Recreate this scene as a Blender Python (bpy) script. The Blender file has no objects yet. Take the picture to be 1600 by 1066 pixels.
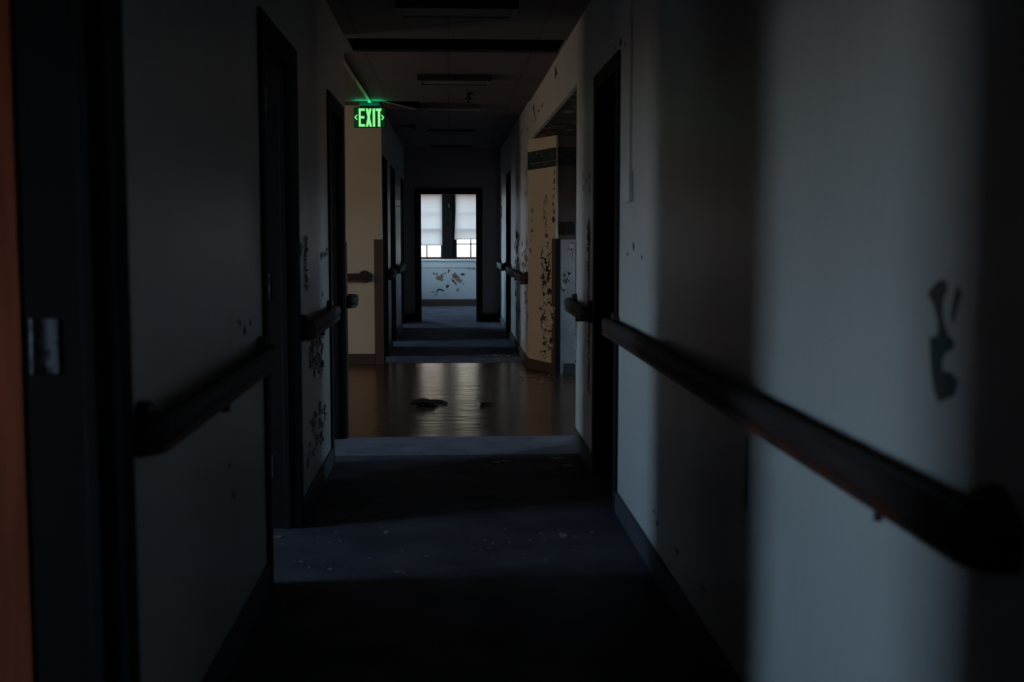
import bpy, bmesh, math, random
from mathutils import Vector, Matrix
random.seed(7)
SC = bpy.context.scene
COL = SC.collection

# ------------------------------------------------------------------ camera
F, CX, CY, EYE = 1900.0, 800.0, 533.0, 1.35
PITCH = math.atan(165 / F)
YAW = math.atan(98 / F * math.cos(PITCH))
cam = bpy.data.cameras.new('camera')
cam.sensor_width = 36.0
cam.lens = 36.0 * F / 1600.0
cam.clip_end = 200
cam.dof.use_dof = True
cam.dof.focus_distance = 11.0
cam.dof.aperture_fstop = 2.8
cam_ob = bpy.data.objects.new('camera', cam)
cam_ob.location = (0, 0, EYE)
cam_ob.rotation_euler = (math.pi / 2 - PITCH, 0, -YAW)
COL.objects.link(cam_ob)
SC.camera = cam_ob

# ------------------------------------------------------------------ sky
world = bpy.data.worlds.new('world')
SC.world = world
world.use_nodes = True
nt = world.node_tree
nt.nodes.clear()
wo = nt.nodes.new('ShaderNodeOutputWorld')
bg = nt.nodes.new('ShaderNodeBackground')
tc = nt.nodes.new('ShaderNodeTexCoord')
sx = nt.nodes.new('ShaderNodeSeparateXYZ')
mr = nt.nodes.new('ShaderNodeMapRange')
mr.inputs['From Min'].default_value = -1
mr.inputs['From Max'].default_value = 1
cr = nt.nodes.new('ShaderNodeValToRGB')
els = cr.color_ramp.elements
els[0].position = 0.0; els[0].color = (0.050, 0.036, 0.032, 1)      # overcast afternoon: dull ground,
els[1].position = 1.0; els[1].color = (0.36, 0.68, 1.06, 1)         # blue zenith
for p, c in ((0.44, (0.078, 0.056, 0.048, 1)), (0.49, (0.21, 0.17, 0.155, 1)), (0.515, (0.62, 0.86, 1.06, 1)), (0.60, (0.44, 0.73, 1.06, 1))):
    e = els.new(p); e.color = c
nt.links.new(tc.outputs['Generated'], sx.inputs[0])
nt.links.new(sx.outputs['Z'], mr.inputs['Value'])
nt.links.new(mr.outputs[0], cr.inputs[0])
nt.links.new(cr.outputs[0], bg.inputs['Color'])
bg.inputs['Strength'].default_value = 28.0
nt.links.new(bg.outputs[0], wo.inputs['Surface'])

def portal(loc, sy, sz, axis):
    """marks a window opening for the daylight sampling; emits nothing itself"""
    l = bpy.data.lights.new('window_daylight', 'AREA')
    l.shape = 'RECTANGLE'; l.size = sy; l.size_y = sz
    l.cycles.is_portal = True
    o = bpy.data.objects.new('window_daylight', l)
    o.location = loc
    o.rotation_euler = Vector(axis).to_track_quat('-Z', 'Z').to_euler()
    COL.objects.link(o)
    return o

def warm_area_light(loc, sy, sz, axis, power, col):  # added warm lamp standing before the opaque lobby blind
    l = bpy.data.lights.new('added_blind_glow', 'AREA')
    l.shape = 'RECTANGLE'; l.size = sy; l.size_y = sz
    l.energy = power; l.color = col
    o = bpy.data.objects.new('added_blind_glow', l)
    o.location = loc
    o.rotation_euler = Vector(axis).to_track_quat('-Z', 'Z').to_euler()
    COL.objects.link(o)

# outer windows of the side rooms: (centre Y, width)
LX, LXT = -0.70, 0.172           # left corridor wall plane, wall thickness
RX, RXT = 0.815, 0.19
RX2 = 0.80                      # right wall beyond the lobby
CH = 2.69                       # ceiling height
OUT = -4.6                      # outer wall inner face
WZ0, WZ1 = 0.85, 2.14
LEFTWIN = [(1.15, .95), (4.30, .95), (6.62, .85), (13.45, .7), (14.95, .9), (17.75, .9)]
for wy, ww in LEFTWIN:
    portal((OUT - .1, wy, (WZ0 + WZ1) / 2), ww, WZ1 - WZ0, (1, 0, 0))
portal((-2.1, 22.05, 1.55), 1.5, 1.4, (1, 0, 0))
for wx in (-.432, .41):
    portal((wx, 23.52, 1.54), .6, 1.3, (0, -1, 0))
portal((3.5, 9.85, 1.4), .65, .9, (-1, 0, 0))
warm_area_light((OUT + .06, 10.3, 1.6), 1.9, 1.3, (1, 0, 0), 30.0, (1.0, .78, .64))

vs = SC.view_settings
vs.view_transform = 'Standard'; vs.look = 'None'; vs.gamma = 1.0; vs.exposure = 0.0
vs.use_curve_mapping = False
SC.cycles.max_bounces = 10
SC.cycles.diffuse_bounces = 6
SC.cycles.sample_clamp_indirect = 4

# ------------------------------------------------------------------ pixel rays (for marks and pieces traced on a known wall)
_R = Matrix.Rotation(-YAW, 3, 'Z') @ Matrix.Rotation(math.pi / 2 - PITCH, 3, 'X')
def ray(x, y): return _R @ Vector((x - CX, -(y - CY), -F))
def onX(x, y, X):
    d = ray(x, y); s = X / d.x
    return (d.y * s, EYE + d.z * s)
def onY(x, y, Y):
    d = ray(x, y); s = Y / d.y
    return (d.x * s, EYE + d.z * s)
def onZ(x, y, z=0):
    d = ray(x, y); s = (z - EYE) / d.z
    return (d.x * s, d.y * s)

# ------------------------------------------------------------------ materials
def mat(name, col, rough=.6, spec=.5, bump=0., bscale=60., col2=None, mscale=3., mlo=.45, mhi=.6, metal=0., emit=None, estr=1., stretch=(1, 1, 1), detail=6, coat=0):
    m = bpy.data.materials.new(name)
    m.use_nodes = True
    n = m.node_tree.nodes; L = m.node_tree.links
    b = n['Principled BSDF']
    b.inputs['Base Color'].default_value = (*col, 1)
    b.inputs['Roughness'].default_value = rough
    b.inputs['Specular IOR Level'].default_value = spec
    b.inputs['Metallic'].default_value = metal
    b.inputs['Coat Weight'].default_value = coat
    t = n.new('ShaderNodeTexCoord')
    mp = n.new('ShaderNodeMapping'); mp.inputs['Scale'].default_value = stretch
    L.new(t.outputs['Object'], mp.inputs[0])
    if col2:
        nz = n.new('ShaderNodeTexNoise'); nz.inputs['Scale'].default_value = mscale; nz.inputs['Detail'].default_value = detail
        L.new(mp.outputs[0], nz.inputs['Vector'])
        r = n.new('ShaderNodeMapRange'); r.inputs['From Min'].default_value = mlo; r.inputs['From Max'].default_value = mhi
        L.new(nz.outputs['Fac'], r.inputs['Value'])
        mx = n.new('ShaderNodeMix'); mx.data_type = 'RGBA'
        mx.inputs['A'].default_value = (*col, 1); mx.inputs['B'].default_value = (*col2, 1)
        L.new(r.outputs[0], mx.inputs['Factor'])
        L.new(mx.outputs['Result'], b.inputs['Base Color'])
    if bump:
        nb = n.new('ShaderNodeTexNoise'); nb.inputs['Scale'].default_value = bscale; nb.inputs['Detail'].default_value = 4
        L.new(mp.outputs[0], nb.inputs['Vector'])
        bp = n.new('ShaderNodeBump'); bp.inputs['Strength'].default_value = bump; bp.inputs['Distance'].default_value = .01
        L.new(nb.outputs['Fac'], bp.inputs['Height'])
        L.new(bp.outputs[0], b.inputs['Normal'])
    if emit:
        b.inputs['Emission Color'].default_value = (*emit, 1)
        b.inputs['Emission Strength'].default_value = estr
    return m

M = {}
M['wall'] = mat('painted_plaster', (.50, .50, .47), .36, .6, .25, 26, (.44, .43, .40), 1.6, .4, .7, stretch=(1, 1, .35))
M['wall_cream'] = mat('cream_plaster', (.52, .46, .34), .5, .4, .25, 40, (.47, .41, .29), 2.2, .4, .7)
M['wall_taupe'] = mat('brown_plaster', (.085, .068, .064), .7, .3, .3, 40, (.06, .05, .048), 3)
M['wainscot'] = mat('grey_wainscot', (.34, .32, .31), .55, .4, .2, 40, (.27, .255, .25), 3)
M['room'] = mat('room_plaster', (.78, .74, .70), .8, .3, .1, 20)
M['ceiling'] = None
M['soffit'] = mat('flaking_soffit', (.055, .045, .040), .8, .2, .9, 14, (.22, .19, .17), 6, .55, .63)
M['dark_trim'] = mat('dark_painted_trim', (.010, .009, .0095), .7, .12, .2, 30)
M['baseboard'] = mat('dark_vinyl_base', (.045, .045, .055), .6, .3, .1, 30)
M['baseboard_brown'] = mat('brown_vinyl_base', (.06, .04, .03), .6, .3, .1, 30)
M['guard'] = mat('brown_corner_guard', (.075, .045, .032), .5, .4, .1, 30)
M['rail'] = mat('dark_worn_wood', (.030, .023, .024), .6, .22, .3, 30, (.045, .032, .030), 4, .45, .65, stretch=(1, 1.2, 10))
M['rail_low'] = mat('rubbed_wood', (.030, .020, .020), .55, .3, .3, 30, (.085, .024, .013), 2.6, .50, .56, stretch=(1, 1.3, 1))
M['rail_end'] = mat('dark_wood_end', (.030, .022, .020), .5, .35, .3, 30)
M['bracket'] = mat('dark_metal_bracket', (.03, .03, .032), .45, .5)
M['door'] = mat('orange_veneer', (.36, .070, .022), .6, .2, .1, 8, (.24, .043, .015), 3.2, .35, .65, stretch=(9, 9, .7))
M['dark_door'] = mat('dark_stained_door', (.012, .010, .010), .6, .3, .1, 8)
M['hinge'] = mat('chipped_hinge', (.20, .20, .215), .7, .2, .6, 60, (.05, .05, .05), 38, .50, .56)
M['knob'] = mat('dull_metal', (.35, .33, .3), .35, .5, metal=.8)
M['under'] = mat('exposed_underpaint', (.030, .062, .052), .75, .3, .6, 40, (.075, .060, .050), 9, .42, .58)
M['under_dark'] = mat('exposed_dark_plaster', (.020, .026, .026), .8, .3, .6, 40, (.05, .038, .030), 12, .45, .6)
M['under_brown'] = mat('exposed_brown_plaster', (.24, .135, .085), .85, .2, .6, 40, (.10, .065, .045), 14, .48, .62)
M['flake'] = mat('curled_paint', (.50, .49, .45), .6, .3)
M['flake_cream'] = mat('curled_cream_paint', (.50, .45, .36), .6, .3)
M['black'] = mat('black_plastic', (.008, .008, .009), .5, .4)
M['metal_dark'] = mat('fixture_metal', (.035, .028, .025), .5, .4)
M['lens'] = mat('dusty_diffuser', (.13, .115, .10), .6, .4, .1, 30)
M['conduit'] = mat('painted_conduit', (.17, .17, .16), .33, .8, metal=.7)
M['white_conduit'] = mat('painted_raceway', (.50, .50, .47), .42, .5)
M['shade'] = None
M['sash'] = mat('dark_sash', (.010, .009, .010), .6, .3)
M['sill'] = mat('pale_sill', (.70, .70, .66), .5, .4)
M['tile'] = mat('ceiling_tile', (.16, .125, .11), .9, .2, .4, 50)
M['debris'] = mat('dark_debris', (.018, .014, .012), .9, .2, .5, 30)
M['chips'] = mat('paint_chips', (.34, .31, .28), .8, .2, 0, 30, (.14, .11, .09), 30)
M['border'] = mat('dark_border', (.010, .018, .018), .7, .3, .3, 30, (.05, .065, .06), 22, .60, .66)
M['pale_line'] = mat('pale_border_line', (.13, .145, .13), .7, .3, 0, 30, (.04, .05, .05), 20)
M['exit_panel'] = mat('green_sign_face', (.006, .035, .014), .4, .5, emit=(.0, .06, .015), estr=.35)
M['exit_letter'] = mat('lit_green_letter', (.1, .6, .2), .5, .3, emit=(.30, 1.0, .32), estr=.88)
M['exit_case'] = mat('dark_sign_case', (.03, .03, .03), .5, .4)
M['glint'] = mat('clear_lens', (.7, .7, .72), .05, 1.0, metal=1.0)
M['fabric_blind'] = mat('tan_blind', (.55, .40, .25), .9, .1)

def ceiling_mat():
    m = mat('ceiling_tiles', (.14, .125, .12), .75, .3, .35, 60)
    n = m.node_tree.nodes; L = m.node_tree.links; b = n['Principled BSDF']
    t = n.new('ShaderNodeTexCoord')
    br = n.new('ShaderNodeTexBrick')
    br.offset = 0; br.inputs['Color1'].default_value = (.132, .114, .110, 1); br.inputs['Color2'].default_value = (.118, .102, .098, 1)
    br.inputs['Mortar'].default_value = (.085, .072, .068, 1)
    br.inputs['Scale'].default_value = 1; br.inputs['Mortar Size'].default_value = .008
    br.inputs['Brick Width'].default_value = .61; br.inputs['Row Height'].default_value = .61
    L.new(t.outputs['Object'], br.inputs['Vector'])
    L.new(br.outputs['Color'], b.inputs['Base Color'])
    return m
M['ceiling'] = ceiling_mat()

def floor_mat(name, c1, c2, rough, spec, aniso_scale, bumpd, tint=(1, 1, 1)):
    m = bpy.data.materials.new(name); m.use_nodes = True
    n = m.node_tree.nodes; L = m.node_tree.links; b = n['Principled BSDF']
    t = n.new('ShaderNodeTexCoord')
    nz = n.new('ShaderNodeTexNoise'); nz.inputs['Scale'].default_value = 3.5; nz.inputs['Detail'].default_value = 8
    L.new(t.outputs['Object'], nz.inputs['Vector'])
    mx = n.new('ShaderNodeMix'); mx.data_type = 'RGBA'
    mx.inputs['A'].default_value = (*c1, 1); mx.inputs['B'].default_value = (*c2, 1)
    r = n.new('ShaderNodeMapRange'); r.inputs['From Min'].default_value = .35; r.inputs['From Max'].default_value = .65
    L.new(nz.outputs['Fac'], r.inputs['Value']); L.new(r.outputs[0], mx.inputs['Factor'])
    L.new(mx.outputs['Result'], b.inputs['Base Color'])
    b.inputs['Specular IOR Level'].default_value = spec
    rr = n.new('ShaderNodeMapRange'); rr.inputs['To Min'].default_value = rough * .75; rr.inputs['To Max'].default_value = rough * 1.35
    L.new(nz.outputs['Fac'], rr.inputs['Value']); L.new(rr.outputs[0], b.inputs['Roughness'])
    nb = n.new('ShaderNodeTexNoise'); nb.inputs['Scale'].default_value = aniso_scale; nb.inputs['Detail'].default_value = 5
    mp = n.new('ShaderNodeMapping'); mp.inputs['Scale'].default_value = (.55, 1.6, 1)
    L.new(t.outputs['Object'], mp.inputs[0]); L.new(mp.outputs[0], nb.inputs['Vector'])
    bp = n.new('ShaderNodeBump'); bp.inputs['Strength'].default_value = 1; bp.inputs['Distance'].default_value = bumpd
    L.new(nb.outputs['Fac'], bp.inputs['Height']); L.new(bp.outputs[0], b.inputs['Normal'])
    b.inputs['Specular Tint'].default_value = (*tint, 1)
    return m
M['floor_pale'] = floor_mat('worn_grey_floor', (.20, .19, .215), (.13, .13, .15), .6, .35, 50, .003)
M['floor_far'] = floor_mat('dull_grey_floor', (.15, .145, .175), (.10, .10, .12), .95, .06, 50, .002)
M['floor_blue'] = floor_mat('blue_grey_floor', (.066, .058, .072), (.040, .036, .047), .75, .25, 70, .004)
M['floor_wax'] = floor_mat('waxed_brown_floor', (.062, .047, .040), (.043, .032, .028), .20, .0, 7, .0055)
def amber_wax(m):
    # an amber wax coat over the brown sheet floor: fresnel-weighted tinted gloss
    n = m.node_tree.nodes; L = m.node_tree.links; b = n['Principled BSDF']; out = n['Material Output']
    g = n.new('ShaderNodeBsdfGlossy'); g.inputs['Color'].default_value = (.92, .70, .52, 1)
    for k in ('Roughness', 'Normal'): L.new(b.inputs[k].links[0].from_socket, g.inputs[k])
    fr = n.new('ShaderNodeFresnel'); fr.inputs['IOR'].default_value = 1.38
    mx = n.new('ShaderNodeMixShader')
    L.new(fr.outputs[0], mx.inputs[0]); L.new(b.outputs[0], mx.inputs[1]); L.new(g.outputs[0], mx.inputs[2]); L.new(mx.outputs[0], out.inputs['Surface'])
amber_wax(M['floor_wax'])

def shade_mat():
    m = bpy.data.materials.new('window_shade'); m.use_nodes = True
    n = m.node_tree.nodes; L = m.node_tree.links
    out = n['Material Output']; n.remove(n['Principled BSDF'])
    d = n.new('ShaderNodeBsdfDiffuse'); d.inputs['Color'].default_value = (.45, .44, .44, 1)
    tr = n.new('ShaderNodeBsdfTranslucent'); tr.inputs['Color'].default_value = (.92, .76, .63, 1)
    mx = n.new('ShaderNodeMixShader'); mx.inputs[0].default_value = .62
    L.new(d.outputs[0], mx.inputs[1]); L.new(tr.outputs[0], mx.inputs[2]); L.new(mx.outputs[0], out.inputs['Surface'])
    return m
M['shade'] = shade_mat()
def dimming_glass_mat():
    m = bpy.data.materials.new('dimming_glass'); m.use_nodes = True
    n = m.node_tree.nodes; L = m.node_tree.links
    out = n['Material Output']; n.remove(n['Principled BSDF'])
    tr = n.new('ShaderNodeBsdfTransparent'); tr.inputs['Color'].default_value = (.46, .44, .43, 1)  # grey tint put into the glass to dim the sky behind the far panes
    d = n.new('ShaderNodeBsdfDiffuse'); d.inputs['Color'].default_value = (.25, .25, .25, 1)
    mx = n.new('ShaderNodeMixShader'); mx.inputs[0].default_value = .05
    L.new(tr.outputs[0], mx.inputs[1]); L.new(d.outputs[0], mx.inputs[2]); L.new(mx.outputs[0], out.inputs['Surface'])
    return m
M['dimming'] = dimming_glass_mat()

# ------------------------------------------------------------------ mesh helpers
class MB:
    def __init__(s): s.bm = bmesh.new()
    def box(s, x0, x1, y0, y1, z0, z1, mi=0):
        v = [s.bm.verts.new(p) for p in ((x0, y0, z0), (x1, y0, z0), (x1, y1, z0), (x0, y1, z0), (x0, y0, z1), (x1, y0, z1), (x1, y1, z1), (x0, y1, z1))]
        for f in ((3, 2, 1, 0), (4, 5, 6, 7), (0, 1, 5, 4), (1, 2, 6, 5), (2, 3, 7, 6), (3, 0, 4, 7)):
            fc = s.bm.faces.new([v[i] for i in f]); fc.material_index = mi
        return v
    def prism(s, pts, d, mi=0):
        """pts: planar loop of 3-D points, d: extrusion vector"""
        d = Vector(d)
        a = [s.bm.verts.new(p) for p in pts]; b = [s.bm.verts.new(Vector(p) + d) for p in pts]
        n = len(a)
        for f in [list(reversed(a)), b] + [[a[i], a[(i + 1) % n], b[(i + 1) % n], b[i]] for i in range(n)]:
            try:
                fc = s.bm.faces.new(f); fc.material_index = mi
            except ValueError: pass
    def cyl(s, c, axis, r, h, seg=20, r2=None):
        q = Vector(axis).normalized().to_track_quat('Z', 'Y'); r2 = r if r2 is None else r2
        c = Vector(c)
        a = [s.bm.verts.new(c + q @ Vector((r * math.cos(t), r * math.sin(t), 0))) for t in [2 * math.pi * i / seg for i in range(seg)]]
        b = [s.bm.verts.new(c + q @ Vector((r2 * math.cos(t), r2 * math.sin(t), h))) for t in [2 * math.pi * i / seg for i in range(seg)]]
        s.bm.faces.new(list(reversed(a))); s.bm.faces.new(b)
        for i in range(seg): s.bm.faces.new([a[i], a[(i + 1) % seg], b[(i + 1) % seg], b[i]])
    def sweep(s, path, prof, low=()):
        """path: list of (point2d, outward normal2d); prof: (n, z) loop"""
        rings = []
        for p, nn in path:
            rings.append([s.bm.verts.new((p[0] + nn[0] * a, p[1] + nn[1] * a, z)) for a, z in prof])
        m = len(prof)
        for i in range(len(rings) - 1):
            for j in range(m):
                fc = s.bm.faces.new([rings[i][j], rings[i][(j + 1) % m], rings[i + 1][(j + 1) % m], rings[i + 1][j]])
                fc.material_index = 1 if j in low else 0
        s.bm.faces.new(rings[0]); s.bm.faces.new(list(reversed(rings[-1])))
    def build(s, name, mats, parent=None, bevel=0, smooth=False):
        bmesh.ops.recalc_face_normals(s.bm, faces=s.bm.faces[:])
        me = bpy.data.meshes.new(name); s.bm.to_mesh(me); s.bm.free()
        if not isinstance(mats, (list, tuple)): mats = [mats]
        for m_ in mats: me.materials.append(m_)
        if smooth:
            for p in me.polygons: p.use_smooth = True
        o = bpy.data.objects.new(name, me); COL.objects.link(o)
        if parent:
            o.parent = parent
            o.matrix_parent_inverse = Matrix.Translation(-Vector(parent.location))
        if bevel:
            b = o.modifiers.new('bevel', 'BEVEL'); b.width = bevel; b.segments = 2; b.limit_method = 'ANGLE'; b.angle_limit = math.radians(40)
        return o

def tag(o, label=None, cat=None, group=None, kind=None):
    if label: o['label'] = label
    if cat: o['category'] = cat
    if group: o['group'] = group
    if kind: o['kind'] = kind
    return o
def thing(name, loc, label, cat, group=None, kind=None):
    o = bpy.data.objects.new(name, None); o.location = loc; o.empty_display_size = .1
    COL.objects.link(o)
    return tag(o, label, cat, group, kind)

def wall_boxes(mb, axis, t0, t1, a0, a1, z0, z1, ops=(), mi=0):
    """axis 'x': wall plane normal is X (t along x, a along y); 'y': the reverse. ops: (a0,a1,z0,z1)"""
    cuts = sorted({a0, a1, *[v for o in ops for v in o[:2]]})
    for c0, c1 in zip(cuts, cuts[1:]):
        mid = (c0 + c1) / 2
        inn = [o for o in ops if o[0] < mid < o[1]]
        zs = [(z0, z1)]
        if inn:
            zs = []; z = z0
            for o in sorted(inn, key=lambda o: o[2]):
                if o[2] > z: zs.append((z, o[2]))
                z = o[3]
            if z < z1: zs.append((z, z1))
        for za, zb in zs:
            if axis == 'x': mb.box(t0, t1, c0, c1, za, zb, mi)
            else: mb.box(c0, c1, t0, t1, za, zb, mi)

# ------------------------------------------------------------------ the shell
DH = 2.13
LD = [(1.71, 2.60), (4.64, 5.60), (7.17, 8.08)]      # open doorways, near left wall
LD2 = [(12.98, 13.66), (14.75, 15.62), (17.78, 18.62)]
RD = [(5.87, 6.74)]
RD2 = [(15.95, 16.85)]
LOB0, LOB1 = 8.35, 12.80        # left lobby opening
ROB0, ROB1 = 7.82, 12.35        # right opening
SOF = 2.31

mb = MB()
wall_boxes(mb, 'x', LX - LXT, LX, -2.6, LOB0, 0, CH, [(a, b, 0, DH) for a, b in LD])
wall_left = tag(mb.build('wall_left', M['wall']), 'left corridor wall of dim painted plaster before the lobby', 'wall', kind='structure')
mb = MB()
wall_boxes(mb, 'x', LX - LXT, LX, LOB1, 19.1, 0, CH, [(a, b, 0, DH) for a, b in LD2])
wall_left_far = tag(mb.build('wall_left_far', M['wall']), 'left corridor wall beyond the lobby', 'wall', kind='structure')
mb = MB(); wall_boxes(mb, 'y', LOB1, LOB1 + .15, OUT, LX - LXT, 0, CH)
mb.box(LX - LXT, LX, LOB1 - .004, LOB1, 0, CH)
wall_lobby = tag(mb.build('wall_lobby_left', M['wall_cream']), 'cream lobby wall under the exit sign', 'wall', kind='structure')
mb = MB()
wall_boxes(mb, 'x', RX, RX + RXT, -2.6, ROB0, 0, CH, [(a, b, 0, DH + .04) for a, b in RD])
mb.box(RX, RX + .03, ROB0, ROB1, SOF, CH)
wall_right = tag(mb.build('wall_right', M['wall']), 'right corridor wall of painted plaster', 'wall', kind='structure')
PA = (RX2 + .015, ROB1); PB = (1.03, 11.76)
mb = MB()
wall_boxes(mb, 'x', RX2, RX2 + RXT, ROB1, 19.1, 0, CH, [(a, b, 0, DH) for a, b in RD2])
wall_right_far = tag(mb.build('wall_right_far', M['wall']), 'right corridor wall beyond the lobby with peeling paint', 'wall', kind='structure')
mb = MB()
mb.prism([(PA[0] - .014, PA[1], 0), (PB[0], PB[1], 0), (PB[0] + .02, PB[1] + .012, 0), (PB[0] + .02, PA[1], 0)], (0, 0, SOF))
wall_pier = tag(mb.build('wall_pier', M['wall_cream']), 'angled cream wall face with peeling paint', 'wall', kind='structure')
mb = MB()
mb.box(PB[0] + .02, 3.4, PB[1] + .012, PB[1] + .17, 0, 1.31, 0); mb.box(PB[0] + .02, 3.4, PB[1] + .012, PB[1] + .17, 1.31, SOF, 1)
wall_alcove = tag(mb.build('wall_alcove_back', [M['wainscot'], M['wall_taupe']]), 'back wall of the right alcove, grey below and brown above', 'wall', kind='structure')
mb = MB(); wall_boxes(mb, 'x', 3.4, 3.55, 7.6, 11.95, 0, CH, [(9.52, 10.18, .95, 1.85)])
mb.box(RX + RXT, 3.4, 7.65, ROB0, 0, SOF)
tag(mb.build('wall_alcove_side', M['wall']), 'side walls of the right alcove', 'wall', kind='structure')
mb = MB(); mb.box(RX + .03, 3.4, ROB0, 12.3, SOF + .004, SOF + .05)
tag(mb.build('ceiling_alcove', M['soffit']), 'low flaking ceiling of the right alcove', 'ceiling', kind='structure')

# end wall with its doorway, and the end room
EY = 19.1; ED0, ED1, EDH = -.475, .455, 2.03
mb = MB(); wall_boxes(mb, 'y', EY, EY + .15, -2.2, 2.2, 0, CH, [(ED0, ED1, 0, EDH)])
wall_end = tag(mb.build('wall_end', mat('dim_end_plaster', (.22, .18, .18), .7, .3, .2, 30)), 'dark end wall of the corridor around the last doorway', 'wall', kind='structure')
WY = 23.4
WINS = [(-.735, -.13), (.11, .715)]
mb = MB(); wall_boxes(mb, 'y', WY, WY + .2, -2.2, 2.2, 0, CH, [(a, b, .90, 2.17) for a, b in WINS])
wall_window = tag(mb.build('wall_window', M['wall']), 'far wall of the end room with peeling paint under the windows', 'wall', kind='structure')
mb = MB(); wall_boxes(mb, 'x', -2.2, -2.0, EY + .15, WY, 0, CH, [(21.3, 22.8, .85, 2.25)]); mb.box(2.0, 2.2, EY + .15, WY, 0, CH)
tag(mb.build('wall_end_room_side', M['room']), 'side walls of the end room', 'wall', kind='structure')

# outer wall and room partitions to the left
mb = MB(); wall_boxes(mb, 'x', OUT - .2, OUT, -2.6, 19.25, 0, CH, [(c - w / 2, c + w / 2, WZ0, WZ1) for c, w in LEFTWIN] + [(9.3, 11.3, .9, 2.3)])
tag(mb.build('wall_outer_left', M['room']), 'outer wall of the left rooms with their windows', 'wall', kind='structure')
mb = MB()
for y in (3.45, 5.64, LOB0 - .15, 14.35, 16.95): mb.box(OUT, LX - LXT, y, y + .15, 0, CH)
mb.box(OUT, LX - LXT, EY, EY + .15, 0, CH)
tag(mb.build('wall_partition', M['room']), 'partition walls between the left rooms', 'wall', kind='structure')
mb = MB(); mb.box(OUT - .2, 3.55, -2.75, -2.6, 0, CH)
tag(mb.build('wall_back', M['room']), 'wall closing the corridor behind the viewer', 'wall', kind='structure')
# closed cores behind the right doors
mb = MB(); mb.box(RX + RXT, 2.6, -2.6, -2.5, 0, CH); mb.box(2.6, 2.75, -2.6, 7.65, 0, CH)
mb.box(2.6, 2.75, 11.95, EY + .15, 0, CH)
tag(mb.build('wall_outer_right', M['room']), 'outer wall of the right rooms', 'wall', kind='structure')

# floor, three surfaces in one slab
mb = MB()
def fl(x0, x1, y0, y1, mi): mb.box(x0, x1, y0, y1, -.12, 0, mi)
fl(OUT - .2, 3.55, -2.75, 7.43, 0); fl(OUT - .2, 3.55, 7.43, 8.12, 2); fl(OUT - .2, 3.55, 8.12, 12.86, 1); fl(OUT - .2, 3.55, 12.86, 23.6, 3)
tag(mb.build('floor', [M['floor_blue'], M['floor_wax'], M['floor_pale'], M['floor_far']]), 'corridor floor, waxed brown in the lobby', 'floor', kind='structure')

# ceiling with a dark slot across and gaps where tiles have dropped
HOLES = [(-.695, .81, 8.48, 9.08), (-.69, -.30, 12.40, 13.05), (-.69, -.42, 15.0, 15.7)]
mb = MB()
ys = sorted({-2.75, 23.6, *[v for h in HOLES for v in h[2:]]})
for a, b in zip(ys, ys[1:]):
    mid = (a + b) / 2; hs = [h for h in HOLES if h[2] < mid < h[3]]
    if not hs: mb.box(OUT - .2, 3.55, a, b, CH, CH + .02)
    else:
        h = hs[0]; mb.box(OUT - .2, h[0], a, b, CH, CH + .02); mb.box(h[1], 3.55, a, b, CH, CH + .02)
        # the void above
        e = .1
        mb.box(h[0] - e, h[1] + e, a - e, b + e, CH + .40, CH + .42, 1)
        mb.box(h[0] - e - .02, h[0] - e, a - e, b + e, CH + .021, CH + .42, 1); mb.box(h[1] + e, h[1] + e + .02, a - e, b + e, CH + .021, CH + .42, 1)
        mb.box(h[0] - e, h[1] + e, a - e - .02, a - e, CH + .021, CH + .42, 1); mb.box(h[0] - e, h[1] + e, b + e, b + e + .02, CH + .021, CH + .42, 1)
ceil_o = tag(mb.build('ceiling', [M['ceiling'], M['black']]), 'dim corridor ceiling of square tiles with dark gaps', 'ceiling', kind='structure')

# baseboards
def base(name, segs, m, label, h=.105, t=.013):
    mb = MB()
    for s in segs: mb.box(*s, 0, h)
    tag(mb.build(name, m, bevel=.003), label, 'baseboard', kind='structure')
t = .014
base('baseboard_left', [(LX, LX + t, a, b) for a, b in ((2.66, 4.58), (5.66, 7.11))], M['baseboard'], 'dark baseboard along the left wall')
base('baseboard_right', [(RX - t, RX, a, b) for a, b in ((-2.6, 5.81), (6.80, ROB0))], M['baseboard'], 'dark baseboard along the right wall')
base('baseboard_lobby', [(OUT, LX - .085, LOB1 - t - .004, LOB1 - .004)], M['baseboard_brown'], 'brown baseboard under the cream lobby wall', .11)
base('baseboard_left_far', [(LX, LX + t, a, b) for a, b in ((13.72, 14.69), (15.68, 17.72))], M['baseboard'], 'dark baseboard of the far left wall')
base('baseboard_right_far', [(RX2 - t, RX2, a, b) for a, b in ((12.4, 15.89), (16.91, EY))], M['baseboard_brown'], 'brown baseboard of the far right wall')
base('baseboard_window', [(-2.0, 2.0, WY - t, WY)], M['baseboard_brown'], 'brown baseboard below the far windows', .13)
base('baseboard_alcove', [(PB[0] + .09, 3.4, PB[1] - .003, PB[1] + .012)], M['baseboard'], 'dark baseboard of the right alcove')
base('baseboard_end', [(LX, ED0 - .06, EY - t, EY), (ED1 + .06, RX2, EY - t, EY)], M['dark_trim'], 'black baseboard of the end wall', .13)
mb = MB(); d = Vector((PB[0] - PA[0], PB[1] - PA[1], 0)).normalized(); nrm = Vector((d.y, -d.x, 0)) * .014
mb.prism([Vector((PA[0] - .014, PA[1], 0)), Vector((PB[0], PB[1], 0)), Vector((PB[0], PB[1], 0)) + nrm, Vector((PA[0] - .014, PA[1], 0)) + nrm], (0, 0, .1))
tag(mb.build('baseboard_pier', M['baseboard_brown']), 'brown baseboard of the angled face', 'baseboard', kind='structure')

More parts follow.
